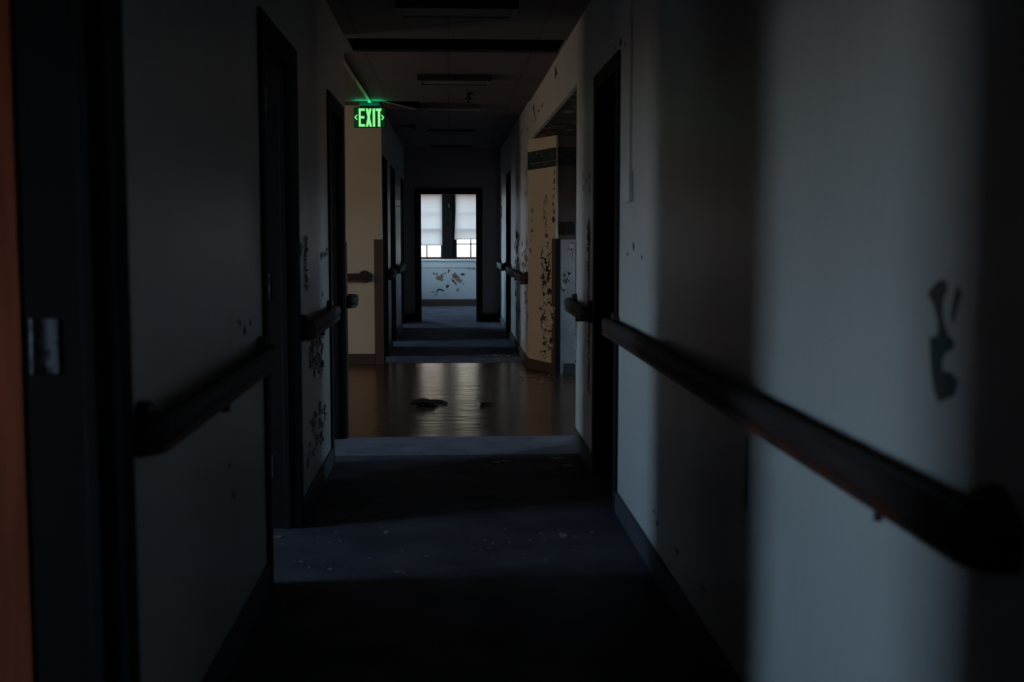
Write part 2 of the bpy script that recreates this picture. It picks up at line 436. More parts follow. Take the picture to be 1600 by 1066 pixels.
# ------------------------------------------------------------------ doorways
def hinge_part(parent, x0, x1, y, z):
    mb = MB(); mb.box(*sorted((x0, x1)), y - .004, y, z - .057, z + .057)
    mb.cyl((x0 - .006, y - .006, z - .057), (0, 0, 1), .007, .114, 12)
    for k in (-.036, 0, .036): mb.cyl(((x0 + x1) / 2 + (.008 if k else -.008), y - .004, z + k), (0, -1, 0), .005, .002, 10)
    h = mb.build('hinge', M['hinge'], parent, .001); h['label'] = 'chipped pale hinge plate'
    return h

def doorway(n, side, y0, y1, xw, thick, top, label, leaf='open', m=None, proud=.014, hinges=True):
    """side -1: wall lies to the left of the corridor; frame lines the opening and its casing stands proud of the wall"""
    m = m or M['dark_trim']
    root = thing('door_%d' % n, (xw, (y0 + y1) / 2, 0), label, 'doorway', kind='structure')
    s = side
    xa, xb = sorted((xw - s * proud, xw + s * (thick + proud)))      # full depth
    mb = MB(); j = .03
    mb.box(xa, xb, y0, y0 + j, 0, top); mb.box(xa, xb, y1 - j, y1, 0, top); mb.box(xa, xb, y0 + j, y1 - j, top - j, top)
    # casing
    c0, c1 = sorted((xw, xw - s * proud)); w = .055
    mb.box(c0, c1, y0 - w, y0, 0, top + w); mb.box(c0, c1, y1, y1 + w, 0, top + w); mb.box(c0, c1, y0, y1, top, top + w)
    # stop
    q0, q1 = sorted((xw + s * .035, xw + s * .062))
    mb.box(q0, q1, y0 + j, y0 + j + .014, 0, top - j); mb.box(q0, q1, y1 - j - .014, y1 - j, 0, top - j); mb.box(q0, q1, y0 + j + .014, y1 - j - .014, top - j - .014, top - j)
    mb.build('door_frame', m, root, .003)
    if leaf == 'open':
        # leaf hung on the far jamb, swung back into the room
        L = y1 - y0 - 2 * j - .01
        hx = xw + s * (thick + proud + .003)
        mb = MB(); yy = y1 - j - .002
        x_0, x_1 = sorted((hx, hx + s * L))
        mb.box(x_0, x_1, yy - .002, yy + .042, .012, top - j - .006)
        lf = mb.build('door_leaf', M['door'], root, .002); lf['label'] = 'orange-brown veneered door leaf standing open'
        mb = MB(); kx = hx + s * (L - .07)
        mb.cyl((kx, yy - .002, .98), (0, -1, 0), .012, .045, 14); mb.cyl((kx, yy - .045, .98), (0, -1, 0), .028, .035, 18, .022)
        mb.cyl((kx, yy - .002, .98), (0, -1, 0), .032, .006, 18)
        mb.build('door_knob', M['knob'], lf, smooth=False)
        if hinges:
            for z in (.29, 1.12, 1.96):
                hinge_part(root, xw + s * .158, xw + s * .114, y1 - j, z)
    elif leaf == 'closed':
        mb = MB(); x_0, x_1 = sorted((xw + s * .12, xw + s * .165))
        mb.box(x_0, x_1, y0 + j + .003, y1 - j - .003, .01, top - j - .004)
        lf = mb.build('door_leaf', M['dark_door'], root, .002)
        mb = MB(); mb.cyl((xw + s * .12, y0 + .1, .98), (-s, 0, 0), .012, .045, 14); mb.cyl((xw + s * .075, y0 + .1, .98), (-s, 0, 0), .027, .03, 18, .02)
        mb.build('door_knob', M['knob'], lf)
    return root

doorway(1, -1, *LD[0], LX, LXT, DH, 'nearest doorway on the left with an orange-brown door standing open')
doorway(2, -1, *LD[1], LX, LXT, DH, 'second dark-framed doorway on the left, hinges showing on its far side')
doorway(3, -1, *LD[2], LX, LXT, DH, 'third dark-framed doorway on the left, next to the lobby corner')
doorway(4, 1, *RD[0], RX, RXT, DH + .04, 'black doorway on the right before the peeling corner', 'closed')
doorway(5, -1, *LD2[0], LX, LXT, DH, 'doorway on the left just past the lobby', 'open')
doorway(6, -1, *LD2[1], LX, LXT, DH, 'middle doorway on the left beyond the lobby', 'open')
doorway(7, -1, *LD2[2], LX, LXT, DH, 'last doorway on the left before the end wall', 'open')
doorway(8, 1, *RD2[0], RX2, RXT, DH, 'dark doorway on the right beyond the lobby', 'closed')
root = thing('door_9', ((ED0 + ED1) / 2, EY, 0), 'black-framed doorway in the end wall showing the windows', 'doorway', kind='structure')
mb = MB(); j = .035
mb.box(ED0 - .0, ED0 + j, EY - .015, EY + .165, 0, EDH); mb.box(ED1 - j, ED1, EY - .015, EY + .165, 0, EDH); mb.box(ED0 + j, ED1 - j, EY - .015, EY + .165, EDH - j, EDH)
mb.box(ED0 - .06, ED0, EY - .015, EY, 0, EDH + .06); mb.box(ED1, ED1 + .06, EY - .015, EY, 0, EDH + .06); mb.box(ED0, ED1, EY - .015, EY, EDH, EDH + .06)
mb.build('door_frame', M['dark_trim'], root, .003)

# ------------------------------------------------------------------ windows
def room_window(n, c, w):
    root = thing('window_%d' % n, (OUT - .1, c, WZ0), 'double-hung window of a left room', 'window', kind='structure')
    mb = MB(); x0, x1 = OUT - .14, OUT - .09; f = .04
    y0, y1 = c - w / 2, c + w / 2; zm = (WZ0 + WZ1) / 2
    mb.box(x0, x1, y0, y0 + f, WZ0, WZ1); mb.box(x0, x1, y1 - f, y1, WZ0, WZ1)
    for z in (WZ0, zm - f / 2, WZ1 - f): mb.box(x0, x1, y0 + f, y1 - f, z, z + f)
    mb.build('window_frame', M['sash'], root)
for i, (c, w) in enumerate(LEFTWIN): room_window(i + 3, c, w)

for i, (a, b) in enumerate(WINS):
    root = thing('window_%d' % (i + 1), ((a + b) / 2, WY, .9), ('left' if i == 0 else 'right') + ' of the two bright windows at the corridor end', 'window', kind='structure')
    mb = MB(); z0, z1 = .90, 2.17; y0, y1 = WY + .03, WY + .10; f = .035
    mb.box(a, a + f, y0, y1, z0, z1); mb.box(b - f, b, y0, y1, z0, z1)
    mb.box(a + f, b - f, y0, y1, z0, z0 + f); mb.box(a + f, b - f, y0, y1, z1 - f, z1)
    mb.build('window_frame', M['sash'], root, .002)
    mb = MB(); c = (a + b) / 2; g = .012
    zm = 1.475
    mb.box(a + f, b - f, y0 + .02, y1 - .01, zm - .02, zm + .02)
    for (q0, q1) in ((z0 + f, zm - .02), (zm + .02, z1 - f)):
        mb.box(c - g / 1, c + g / 1, y0 + .03, y1 - .02, q0, q1)
    for zz in (1.185, 1.79): 
        mb.box(a + f, c - g, y0 + .032, y1 - .022, zz - .010, zz + .010); mb.box(c + g, b - f, y0 + .032, y1 - .022, zz - .010, zz + .010)
    mb.build('sash_bars', M['sash'], root)
    mb = MB(); mb.box(a + f, b - f, y0 + .048, y0 + .051, z0 + f, z1 - f)
    mb.build('window_glass', M['dimming'], root)
mb = MB(); mb.box(-.13, .11, WY - .02, WY, .90, 2.17); mb.box(-.09, .07, WY - .035, WY - .02, .90, 2.17)
mb.box(-.80, -.735, WY - .02, WY, .88, 2.23); mb.box(.715, .78, WY - .02, WY, .88, 2.23); mb.box(-.80, .78, WY - .02, WY, 2.17, 2.23)
mb.build('window_casing', M['dark_trim'], None, .003); tag(bpy.data.objects['window_casing'], 'dark wooden post and casing around the two far windows', 'window casing', kind='structure')
mb = MB(); mb.box(-.86, .84, WY - .09, WY, .865, .895)
tag(mb.build('trim_sill', M['sill'], None, .004), 'pale sill under the far windows', 'window sill', kind='structure')
mb = MB(); mb.box(-.80, .78, WY - .022, WY, .745, .865); mb.box(-.80, .78, WY - .03, WY, .735, .752)
tag(mb.build('trim_apron', M['wall'], None, .003), 'pale apron board below the far window sill', 'trim', kind='structure')
mb = MB(); mb.cyl((-.005, WY - .035, 1.93), (0, -1, 0), .018, .02, 14); mb.box(-.015, .005, WY - .075, WY - .055, 1.88, 1.95)
tag(mb.build('blind_hook', M['knob'], None), 'small pale hook on the dark post between the two far windows', 'hook')

def shade(a, b, ztop, zl, zr, skew, label, seed):
    rnd = random.Random(seed)
    root = thing('window_shade', ((a + b) / 2, WY - .04, ztop), label, 'window shade', 'window shades')
    mb = MB(); NX, NZ = 18, 26
    g = []
    for j in range(NZ + 1):
        v = j / NZ; row = []
        for i in range(NX + 1):
            u = i / NX
            zb = zl + (zr - zl) * u
            xl = a + skew[0] * math.sin(math.pi * min(1, v * 1.15)) * (1 - u) + skew[1] * v * (1 - u)
            x = xl + (b - xl) * u
            z = ztop + (zb - ztop) * v
            y = WY - .030 - .006 * math.sin(u * 9 + v * 4 + seed) * v - (.02 * (1 - u) * v if skew[0] else 0)
            row.append(mb.bm.verts.new((x, y, z)))
        g.append(row)
    for j in range(NZ):
        for i in range(NX): mb.bm.faces.new([g[j][i], g[j][i + 1], g[j + 1][i + 1], g[j + 1][i]])
    o = mb.build('shade_cloth', M['shade'], root, smooth=True)
    mb = MB(); mb.cyl((a - .005, WY - .035, ztop + .012), (1, 0, 0), .014, b - a + .01, 14)
    mb.build('shade_roller', M['sash'], root)
    mb = MB()
    q = Vector((b, 0, zr)) - Vector((a + skew[1], 0, zl))
    p0 = Vector((a + skew[1], WY - .036 - (.02 if skew[0] else 0), zl)); 
    mb.prism([p0 + Vector((0, 0, -.006)), p0 + q + Vector((0, .02 if skew[0] else 0, -.006)), p0 + q + Vector((0, .02 if skew[0] else 0, .012)), p0 + Vector((0, 0, .012))], (0, -.006, 0))
    mb.build('hem_bar', M['shade'], root)
shade(-.735, -.135, 2.15, 1.165, 1.165, (0, 0), 'pale shade drawn lower over the left far window', 1)
shade(.12, .70, 2.15, 1.275, 1.29, (.012, -.022), 'pale crooked shade stopping higher over the right far window', 2)

root = thing('window_10', (3.5, 9.9, .95), 'small window at the side of the right alcove', 'window', kind='structure')
mb = MB()
for q in ((9.52, 9.55, .95, 1.85), (10.15, 10.18, .95, 1.85), (9.55, 10.15, .95, .98), (9.55, 10.15, 1.82, 1.85), (9.55, 10.15, 1.385, 1.415)): mb.box(3.46, 3.50, *q)
mb.build('window_frame', M['sash'], root)
# lobby window: drawn tan blind, its glow comes from an added area light in front
root = thing('window_9', (OUT - .02, 10.3, .9), 'unseen lobby window covered by a drawn tan blind', 'window', kind='structure')
mb = MB(); mb.box(OUT - .01, OUT + .03, 9.3, 11.3, .9, 2.3); mb.build('blind', M['fabric_blind'], root)

# ------------------------------------------------------------------ handrails
PROF = [(.000, .868), (.026, .864), (.035, .869), (.036, .886), (.030, .892), (.035, .899), (.039, .918), (.037, .937), (.027, .948), (.012, .950), (.002, .944), (.000, .915)]
WORN = {0, 1, 2, 3}            # lower lip of the rail, rubbed to bare wood in places
def handrail(label, axis, wall, out, a0, a1, group='wooden handrails along the corridor', brackets=None, dz=0., ends=(1, 1), plate=(1, 1), off=.036):
    """axis 'y': runs along Y on plane x=wall, projecting in x direction `out`; axis 'x': runs along X on plane y=wall"""
    def P(a, n): return (wall + out * n, a) if axis == 'y' else (a, wall + out * n)
    def N(na, nn): return (out * nn, na) if axis == 'y' else (na, out * nn)
    root = thing('handrail', (*P((a0 + a1) / 2, 0), .9 + dz), label, 'handrail', group)
    prof = [(n, z + dz) for n, z in PROF]
    path = []; r = .030
    if ends[0]:
        path.append((P(a0, .003), N(-1, 0)))
        for k in range(0, 7):
            t = math.pi / 2 * k / 6
            path.append((P(a0 + r - r * math.cos(t), off - r + r * math.sin(t)), N(-math.cos(t), math.sin(t))))
    else: path.append((P(a0, off), N(0, 1)))
    if ends[1]:
        for k in range(6, -1, -1):
            t = math.pi / 2 * k / 6
            path.append((P(a1 - r + r * math.cos(t), off - r + r * math.sin(t)), N(math.cos(t), math.sin(t))))
        path.append((P(a1, .003), N(1, 0)))
    else: path.append((P(a1, off), N(0, 1)))
    # the profile turns about its wall-side edge: shift returned ends inward by the profile depth
    sh = []
    for p, nn in path:
        k = abs(nn[1] if axis == 'y' else nn[0])
        a = p[1] if axis == 'y' else p[0]
        sg = 1 if a < (a0 + a1) / 2 else -1
        q = (p[0], p[1] + sg * .039) if axis == 'y' else (p[0] + sg * .039, p[1])
        sh.append((q, nn))
    mb = MB(); mb.sweep(sh, prof, WORN)
    mb.build('rail_bar', [M['rail'], M['rail_low']], root, smooth=False)
    for e, a in ((plate[0], a0 + .085), (plate[1], a1 - .085)):
        if e:
            mb = MB(); c = (*P(a, 0), .915 + dz)
            axv = (out, 0, 0) if axis == 'y' else (0, out, 0)
            mb.cyl(c, axv, .066, .030, 28, .060)
            mb.build('end_plate', M['rail_end'], root, .003)
    n = brackets if brackets is not None else max(1, int((a1 - a0) / 1.1))
    for k in range(n):
        a = a0 + (a1 - a0) * (k + .5) / n
        mb = MB()
        if axis == 'y':
            x0, x1 = sorted((wall, wall + out * (off + .012))); mb.box(x0, x1, a - .018, a + .018, .83 + dz, .868 + dz)
            x0, x1 = sorted((wall, wall + out * .008)); mb.box(x0, x1, a - .025, a + .025, .845 + dz, .91 + dz)
        else:
            y0, y1 = sorted((wall, wall + out * (off + .012))); mb.box(a - .018, a + .018, y0, y1, .83 + dz, .868 + dz)
            y0, y1 = sorted((wall, wall + out * .008)); mb.box(a - .025, a + .025, y0, y1, .845 + dz, .91 + dz)
        mb.build('bracket', M['bracket'], root, .003)
    return root

handrail('dark wooden handrail on the nearest stretch of left wall', 'y', LX, 1, 2.67, 4.57)
handrail('dark handrail on the left wall between the second and third doorways', 'y', LX, 1, 5.68, 7.10)
handrail('stub of dark handrail at the left lobby corner, beside the cream wall', 'y', LX, 1, 8.05 + .08, 8.43, brackets=0, plate=(0, 0), off=.040)
handrail('long dark handrail on the right wall, bare red wood along its lower edge', 'y', RX, -1, 1.66, 5.93, brackets=0, off=.040)
handrail('short dark handrail on the right wall just before the lobby', 'y', RX, -1, 6.82, 7.86, brackets=1, off=.040)
handrail('brown handrail on the cream lobby wall below the exit sign', 'x', LOB1 - .004, -1, -3.2, -.80, dz=.005)
handrail('dark handrail on the left wall between the first two doorways past the lobby', 'y', LX, 1, 13.74, 14.66)
handrail('dark handrail farthest down the left wall', 'y', LX, 1, 15.72, 17.68)
handrail('brown handrail on the peeling right wall past the lobby', 'y', RX2, -1, 12.37, 15.86)
handrail('dark handrail farthest down the right wall', 'y', RX2, -1, 16.95, 18.95)

# ------------------------------------------------------------------ corner guards
def guard(label, boxes, mats=None, top=1.31, z0=.0):
    mb = MB()
    for b in boxes: mb.box(*b, z0, top)
    o = mb.build('corner_guard', M['guard'], None, .002)
    tag(o, label, 'corner guard', 'corner guards')
guard('tall brown corner guard at the edge of the cream lobby wall', [(LX - .085, LX + .003, LOB1 - .009, LOB1 - .004), (LX, LX + .003, LOB1 - .004, LOB1 + .08)])
guard('thin dark corner guard at the left lobby corner behind the handrail stub', [(LX, LX + .005, LOB0 - .07, LOB0 + .005), (LX - .07, LX, LOB0, LOB0 + .005)])
guard('narrow dark corner guard at the end of the right wall', [(RX, RX + .07, ROB0, ROB0 + .005), (RX - .004, RX, ROB0 - .012, ROB0 + .005)])
mb = MB()
u = Vector((PA[0] - PB[0], PA[1] - PB[1], 0)).normalized(); nn = Vector((-abs(u.y), -abs(u.x), 0)) * .006
b0 = Vector((PB[0], PB[1], 0)) + nn * .3
mb.prism([b0, b0 + u * .085, b0 + u * .085 + nn, b0 + nn], (0, 0, 1.32)); mb.box(PB[0] - .004, PB[0] + .045, PB[1] - .009, PB[1] - .002, 0, 1.32, 1)  # alcove side of the guard near-black, its shade put into the colour
tag(mb.build('corner_guard', [M['guard'], M['dark_trim']], None, .002), 'brown corner guard on the angled peeling wall face by the alcove', 'corner guard', 'corner guards')

# ------------------------------------------------------------------ exit sign
SY = 12.40
SX, SZ = onY(577.2, 183.6, SY)
sign = thing('exit_sign', (SX, SY, SZ), 'glowing green EXIT sign with two arrows hanging from the ceiling', 'exit sign')
K = .000735
def sp(px, py, y): return (SX + (px - 330) * K, y, SZ - (py - 565) * K)
mb = MB(); mb.box(SX - .158, SX + .158, SY, SY + .05, SZ - .100, SZ + .100); mb.build('sign_case', M['exit_case'], sign, .006)
mb = MB(); mb.box(SX - .152, SX + .152, SY - .004, SY, SZ - .094, SZ + .094); mb.build('sign_face', M['exit_panel'], sign, .001)
top = sp(0, 435, SY)[2]
mb = MB(); mb.box(SX - .10, SX + .10, SY - .02, SY + .07, SZ + .105, CH); mb.box(SX - .03, SX + .03, SY + .01, SY + .04, SZ + .095, SZ + .11)
mb.build('mounting_canopy', M['black'], sign, .004)
def letter(polys):
    mb = MB()
    for p in polys: mb.prism([sp(x, y, SY - .005) for x, y in p], (0, -.004, 0))
    mb.build('letter', M['exit_letter'], sign)
def R(x0, x1, y0, y1): return [(x0, y0), (x1, y0), (x1, y1), (x0, y1)]
letter([R(186, 214, 445, 690), R(214, 268, 445, 478), R(214, 262, 548, 580), R(214, 268, 656, 690)])
letter([[(280, 445), (312, 445), (364, 690), (332, 690)], [(330, 445), (360, 445), (312, 690), (280, 690)]])
letter([R(375, 408, 445, 690)])
letter([R(418, 495, 445, 478), R(445, 478, 478, 690)])
for sgn, cx in ((-1, 125), (1, 535)):
    mb = MB(); k = -sgn
    for s2 in (-1, 1):
        mb.prism([sp(x, y, SY - .005) for x, y in ((cx, 565), (cx + k * 34, 565 + s2 * 36), (cx + k * 48, 565 + s2 * 28), (cx + k * 20, 565))], (0, -.004, 0))
    mb.build('arrow', M['exit_letter'], sign)

l = bpy.data.lights.new('added_sign_glow', 'AREA'); l.shape = 'RECTANGLE'; l.size = .26; l.size_y = .02; l.energy = .45; l.color = (.0, 1.0, .42)  # added green light, not a sign part, to brighten conduit and ceiling
lo = bpy.data.objects.new('added_sign_glow', l); lo.location = (SX, SY - .045, CH - .05); lo.rotation_euler = Vector((0, -.05, 1)).to_track_quat('-Z', 'Y').to_euler(); COL.objects.link(lo)

# conduit along the ceiling to the sign
mb = MB()
pts = [(-.800, 9.2), (-.797, 10.2), (-.788, 11.0), (-.782, 11.5), (-.785, 12.36)]
for (xa, ya), (xb, yb) in zip(pts, pts[1:]):
    mb.prism([(xa - .016, ya, CH), (xb - .016, yb, CH), (xb + .016, yb, CH), (xa + .016, ya, CH)], (0, 0, -.022))
tag(mb.build('ceiling_conduit', M['conduit'], None, .003), 'thin conduit on the ceiling running to the exit sign, catching its green glow', 'conduit')

# ------------------------------------------------------------------ ceiling fittings
def ceiling_light(y, x0, x1, label, d=.32, h=.055):
    root = thing('ceiling_light', ((x0 + x1) / 2, y + d / 2, CH), label, 'ceiling light', 'unlit ceiling lights')
    mb = MB(); mb.box(x0, x1, y, y + .02, CH - h, CH); mb.box(x0, x1, y + d - .02, y + d, CH - h, CH)
    mb.box(x0, x1, y + .02, y + d - .02, CH - .012, CH)
    mb.build('housing', M['metal_dark'], root, .002)
    for xx in (x0, x1 - .03):
        mb = MB(); mb.box(xx, xx + .03, y + .02, y + d - .02, CH - h, CH - .012)
        e = mb.build('end_cap', M['lens'], root, .002); e['label'] = 'paler end cap'
    mb = MB(); mb.box(x0 + .03, x1 - .03, y + .02, y + d - .02, CH - h + .006, CH - .014)
    mb.build('diffuser', M['lens'], root)
ceiling_light(7.05, -.30, .40, 'unlit ceiling light nearest the viewer, before the dark ceiling slot')
ceiling_light(10.30, -.26, .36, 'unlit ceiling light just past the dark ceiling slot')
ceiling_light(12.55, -.265, .33, 'unlit ceiling light behind the small ceiling sensor')
ceiling_light(15.60, -.27, .34, 'unlit ceiling light beyond the lobby', h=.032)
ceiling_light(18.40, -.27, .34, 'unlit ceiling light nearest the end wall', h=.03)

cxs, cys = .185, 11.6
sen = thing('ceiling_sensor', (cxs, cys, CH), 'small dark ceiling fitting with two glinting lenses', 'ceiling fitting')
mb = MB(); mb.cyl((cxs, cys, CH), (0, 0, -1), .05, .018, 20, .045); mb.cyl((cxs, cys, CH - .018), (0, 0, -1), .018, .04, 14, .022); mb.build('mounting_base', M['black'], sen, .002)
mb = MB(); mb.box(cxs - .035, cxs + .035, cys - .022, cys + .022, CH - .095, CH - .055); mb.build('head', M['black'], sen, .006)
for k in (-.021, .021):
    mb = MB(); bmesh.ops.create_uvsphere(mb.bm, u_segments=14, v_segments=10, radius=.009, matrix=Matrix.Translation((cxs + k, cys - .024, CH - .078)))
    mb.build('lens', M['glint'], sen, smooth=True)

def sag_tile(x0, x1, y0, y1, drop, label):
    """tile hanging from its left edge inside the gap"""
    mb = MB()
    g = .012
    P_ = [(x0 + g, y0 + g, CH - .002), (x1 - g, y0 + g, CH - drop), (x1 - g, y1 - g, CH - .006), (x0 + g, y1 - g, CH - .002)]
    v = [mb.bm.verts.new(p) for p in P_]; w = [mb.bm.verts.new((p[0], p[1], p[2] + .015)) for p in P_]
    for f in ([v[0], v[1], v[3]], [v[1], v[2], v[3]], [w[3], w[1], w[0]], [w[3], w[2], w[1]]): mb.bm.faces.new(f)
    for i in range(4): mb.bm.faces.new([v[i], v[(i + 1) % 4], w[(i + 1) % 4], w[i]])
    tag(mb.build('ceiling_tile', M['tile']), label, 'ceiling tile', 'sagging ceiling tiles')
sag_tile(*HOLES[1], .085, 'ceiling tile sagging open beside the exit sign')
sag_tile(*HOLES[2], .035, 'smaller sagging ceiling tile farther back past the exit sign')

# ------------------------------------------------------------------ small wall fittings
rw = thing('wall_raceway', (RX, 5.46, 1.56), 'thin painted raceway and box on the right wall beside the black doorway', 'raceway')
mb = MB(); mb.box(RX - .012, RX, 5.44, 5.475, 1.64, CH); mb.build('raceway', M['white_conduit'], rw, .002)
mb = MB(); mb.box(RX - .022, RX, 5.39, 5.62, 1.50, 1.635); mb.build('outlet_box', M['white_conduit'], rw, .004)
mb = MB(); mb.box(1.115, 1.215, PB[1] - .045, PB[1] + .012, 1.36, 1.48)
tag(mb.build('wall_box', M['black'], None, .006), 'small black box high on the back wall of the right alcove', 'wall box')
wf = thing('wall_fitting', (RX2, 18.6, 1.7), 'small pale fitting high on the far right wall near the end doorway', 'wall fitting')
mb = MB(); mb.box(RX2 - .012, RX2, 18.50, 18.66, 1.62, 1.80); mb.build('back_plate', M['metal_dark'], wf, .003)
for zz, r0 in ((1.75, .022), (1.67, .018)):
    mb = MB(); mb.cyl((RX2 - .012, 18.58, zz), (-1, 0, 0), r0, .038, 14, r0 * .7); mb.build('fitting_knob', M['knob'], wf, .002)

# dark border on pier and alcove wall
mb = MB()
def pier_pt(s, z, off=0):
    p = Vector((PA[0] - .014, PA[1], 0)).lerp(Vector((PB[0], PB[1], 0)), s) + nn.normalized() * off
    return Vector((p.x, p.y, z))
z0b, z1b = 2.015, 2.195
mb.prism([pier_pt(-.03, z0b - .01), pier_pt(1, z0b), pier_pt(1, z1b), pier_pt(-.03, z1b - .01)], nn.normalized() * .002)
mb.box(PB[0], 3.4, PB[1] + .009, PB[1] + .012, z0b, z1b)
bd = mb.build('trim_border', M['border'])
tag(bd, 'dark patterned border strip high across the angled face and alcove wall', 'wall border', kind='structure')
mb = MB()
mb.prism([pier_pt(.06, 2.062, .002), pier_pt(.98, 2.066, .002), pier_pt(.98, 2.076, .002), pier_pt(.06, 2.072, .002)], nn.normalized() * .001)
rb = random.Random(5)
for k in range(9):
    s = .08 + .1 * k; z = rb.choice((2.03, 2.115, 2.15)); h = rb.uniform(.008, .02)
    mb.prism([pier_pt(s, z, .002), pier_pt(s + .05, z + .004, .002), pier_pt(s + .06, z + h, .002), pier_pt(s + .01, z + h * 1.3, .002)], nn.normalized() * .001)
o = mb.build('border_pattern', M['pale_line'], bd); o['label'] = 'pale line and spots'

# ------------------------------------------------------------------ peeling paint
def blob(rnd, cu, cv, ru, rv, n=16):
    ph = rnd.uniform(0, 6.28); pts = []
    for i in range(n):
        t = 2 * math.pi * i / n
        k = rnd.uniform(.45, 1.0) * (1 + .25 * math.sin(2 * t + ph))
        pts.append((cu + ru * k * math.cos(t), cv + rv * k * math.sin(t)))
    return pts

def peel(parent, plane, polys, mkey, name='peeled_patch', flakes=True, seed=0, fsize=1., label=None, out=.0012):
    """plane(u, v, d) -> point standing d proud of the wall"""
    rnd = random.Random(seed)
    mb = MB()
    for p in polys:
        a = Vector(plane(0, 0, 0)); b = Vector(plane(0, 0, out))
        mb.prism([plane(u, v, .0002) for u, v in p], b - a)
    o = mb.build(name, M[mkey], parent)
    if label: o['label'] = label
    if flakes:
        mb = MB()
        for p in polys:
            n = len(p); cu = sum(q[0] for q in p) / n; cv = sum(q[1] for q in p) / n
            for i in range(n):
                if rnd.random() < .45:
                    (u0, v0), (u1, v1) = p[i], p[(i + 1) % n]
                    # paint edge lifting off the wall over the bare patch
                    k = rnd.uniform(.15, .5); d = rnd.uniform(.004, .014) * fsize
                    m0 = (u0 + (cu - u0) * k, v0 + (cv - v0) * k); m1 = (u1 + (cu - u1) * k, v1 + (cv - v1) * k)
                    q = [plane(u0, v0, .0015), plane(u1, v1, .0015), plane(*m1, d), plane(*m0, d * .8)]
                    mb.bm.faces.new([mb.bm.verts.new(x) for x in q])
            if rnd.random() < (.6 if mkey != 'under_brown' else 0):
                # a loose shard still clinging over the middle of the patch
                k = rnd.uniform(.50, .78); ou, ov = rnd.uniform(-.12, .12) * (p[0][0] - cu), rnd.uniform(-.1, .1) * abs(p[n // 4][1] - cv)
                t0 = rnd.uniform(.002, .008); t1 = rnd.uniform(.002, .010)
                vs_ = sorted(q[1] for q in p); lo, hi = vs_[0], vs_[-1] + 1e-6
                mb.bm.faces.new([mb.bm.verts.new(plane(cu + (a - cu) * k + ou, cv + (b - cv) * k + ov, t0 + (t1 - t0) * (b - lo) / (hi - lo))) for a, b in p])
        f = mb.build('paint_flakes', M['flake_cream' if parent.name.startswith(('wall_pier',)) else 'flake'], parent)
        s = f.modifiers.new('solid', 'SOLIDIFY'); s.thickness = .0008
    return o
PXL = lambda X, s: (lambda u, v, d: (X + s * d, u, v))        # plane of a corridor wall, u = Y, v = Z
def pier_plane(u, v, d): return pier_pt(u, v, d)
def trace(pts, X): return [onX(x, y, X) for x, y in pts]

# big mark on the near right wall
polys = [trace([(1461, 445), (1470, 437), (1480, 440), (1481, 452), (1474, 470), (1473, 492), (1478, 512), (1484, 526), (1492, 533), (1490, 546), (1478, 552), (1472, 566), (1474, 580), (1486, 582), (1498, 596), (1492, 618), (1468, 629), (1461, 612), (1456, 580), (1453, 528), (1466, 524), (1467, 505), (1461, 478), (1450, 458)], RX),
         trace([(1498, 447), (1504, 462), (1500, 468), (1494, 490), (1491, 506), (1487, 500), (1489, 478), (1493, 458)], RX)]
peel(wall_right, PXL(RX, -1), polys, 'under', seed=3, fsize=.5, flakes=False, label='dark green bare mark on the near right wall')
# strip hanging under the right handrail
y0h, z0h = onX(1168, 686, RX)
mb = MB(); mb.prism([(RX, y0h - .004, z0h), (RX, y0h + .008, z0h), (RX, y0h + .010, z0h - .15), (RX, y0h + .004, z0h - .20), (RX, y0h - .003, z0h - .14)], (-.002, 0, 0))
o = mb.build('wall_crack', M['under_dark'], wall_right)
mb = MB()
for k in range(8):
    z = z0h - .10 - k * .018
    mb.prism([(RX - .003 - .0012 * k, y0h + .010, z), (RX - .003 - .0012 * k, y0h + .038, z), (RX - .004 - .0012 * k, y0h + .040, z - .018), (RX - .004 - .0012 * k, y0h + .012, z - .018)], (-.0012, 0, 0))
mb.build('hanging_paint_strip', M['flake'], wall_right)
y1h, z1h = onX(1378, 806, RX - .03)
mb = MB(); mb.box(RX - .045, RX - .03, y1h - .006, y1h + .006, z1h - .01, .868); mb.box(RX - .03, RX, y1h - .006, y1h + .006, z1h + .012, z1h + .024)
tag(mb.build('rail_clip', M['bracket'], None, .002), 'small dark clip hanging under the long right handrail', 'clip')
# small nail marks and chips low on the near right wall
def ax(lst, X): return [trace([(x - w, y), (x - w * .3, y - h), (x + w * .7, y - h * .6), (x + w, y + h * .3), (x + w * .1, y + h)], X) for x, y, w, h in [(a, b, c * .5, d * .6) for a, b, c, d in lst]]
peel(wall_right, PXL(RX, -1), ax([(1027, 818, 3, 8), (1058, 862, 3, 7), (1022, 800, 2, 5), (990, 385, 3, 12), (981, 397, 2, 6), (1003, 402, 2, 7), (970, 66, 3, 12), (977, 70, 2, 6), (961, 75, 2, 5)], RX), 'under_dark', seed=8, flakes=False)
mb = MB()
for (x, y) in ((1097, 918), (1101, 922)):
    a, z = onX(x, y, RX); mb.box(RX - .008, RX, a - .008, a + .008, z - .008, z + .008)
mb.build('paint_flakes', M['flake'], wall_right)

def cluster(seed, u0, u1, v0, v1, n, ru, rv, chain=False):
    r = random.Random(seed); out = []
    u = r.uniform(u0, u1); v = v1
    for i in range(n):
        if chain:
            v = v1 + (v0 - v1) * i / max(1, n - 1); u = min(u1, max(u0, u + r.uniform(-1, 1) * (u1 - u0) * .35))
        else: u = r.uniform(u0, u1); v = r.uniform(v0, v1)
        k = r.uniform(.4, 1.3); e = r.uniform(.8, 1.9)
        out.append(blob(r, u, v, ru * k, rv * k * e, r.randint(9, 17)))
    return out

def Yr(x, X): return onX(x, 500, X)[0]
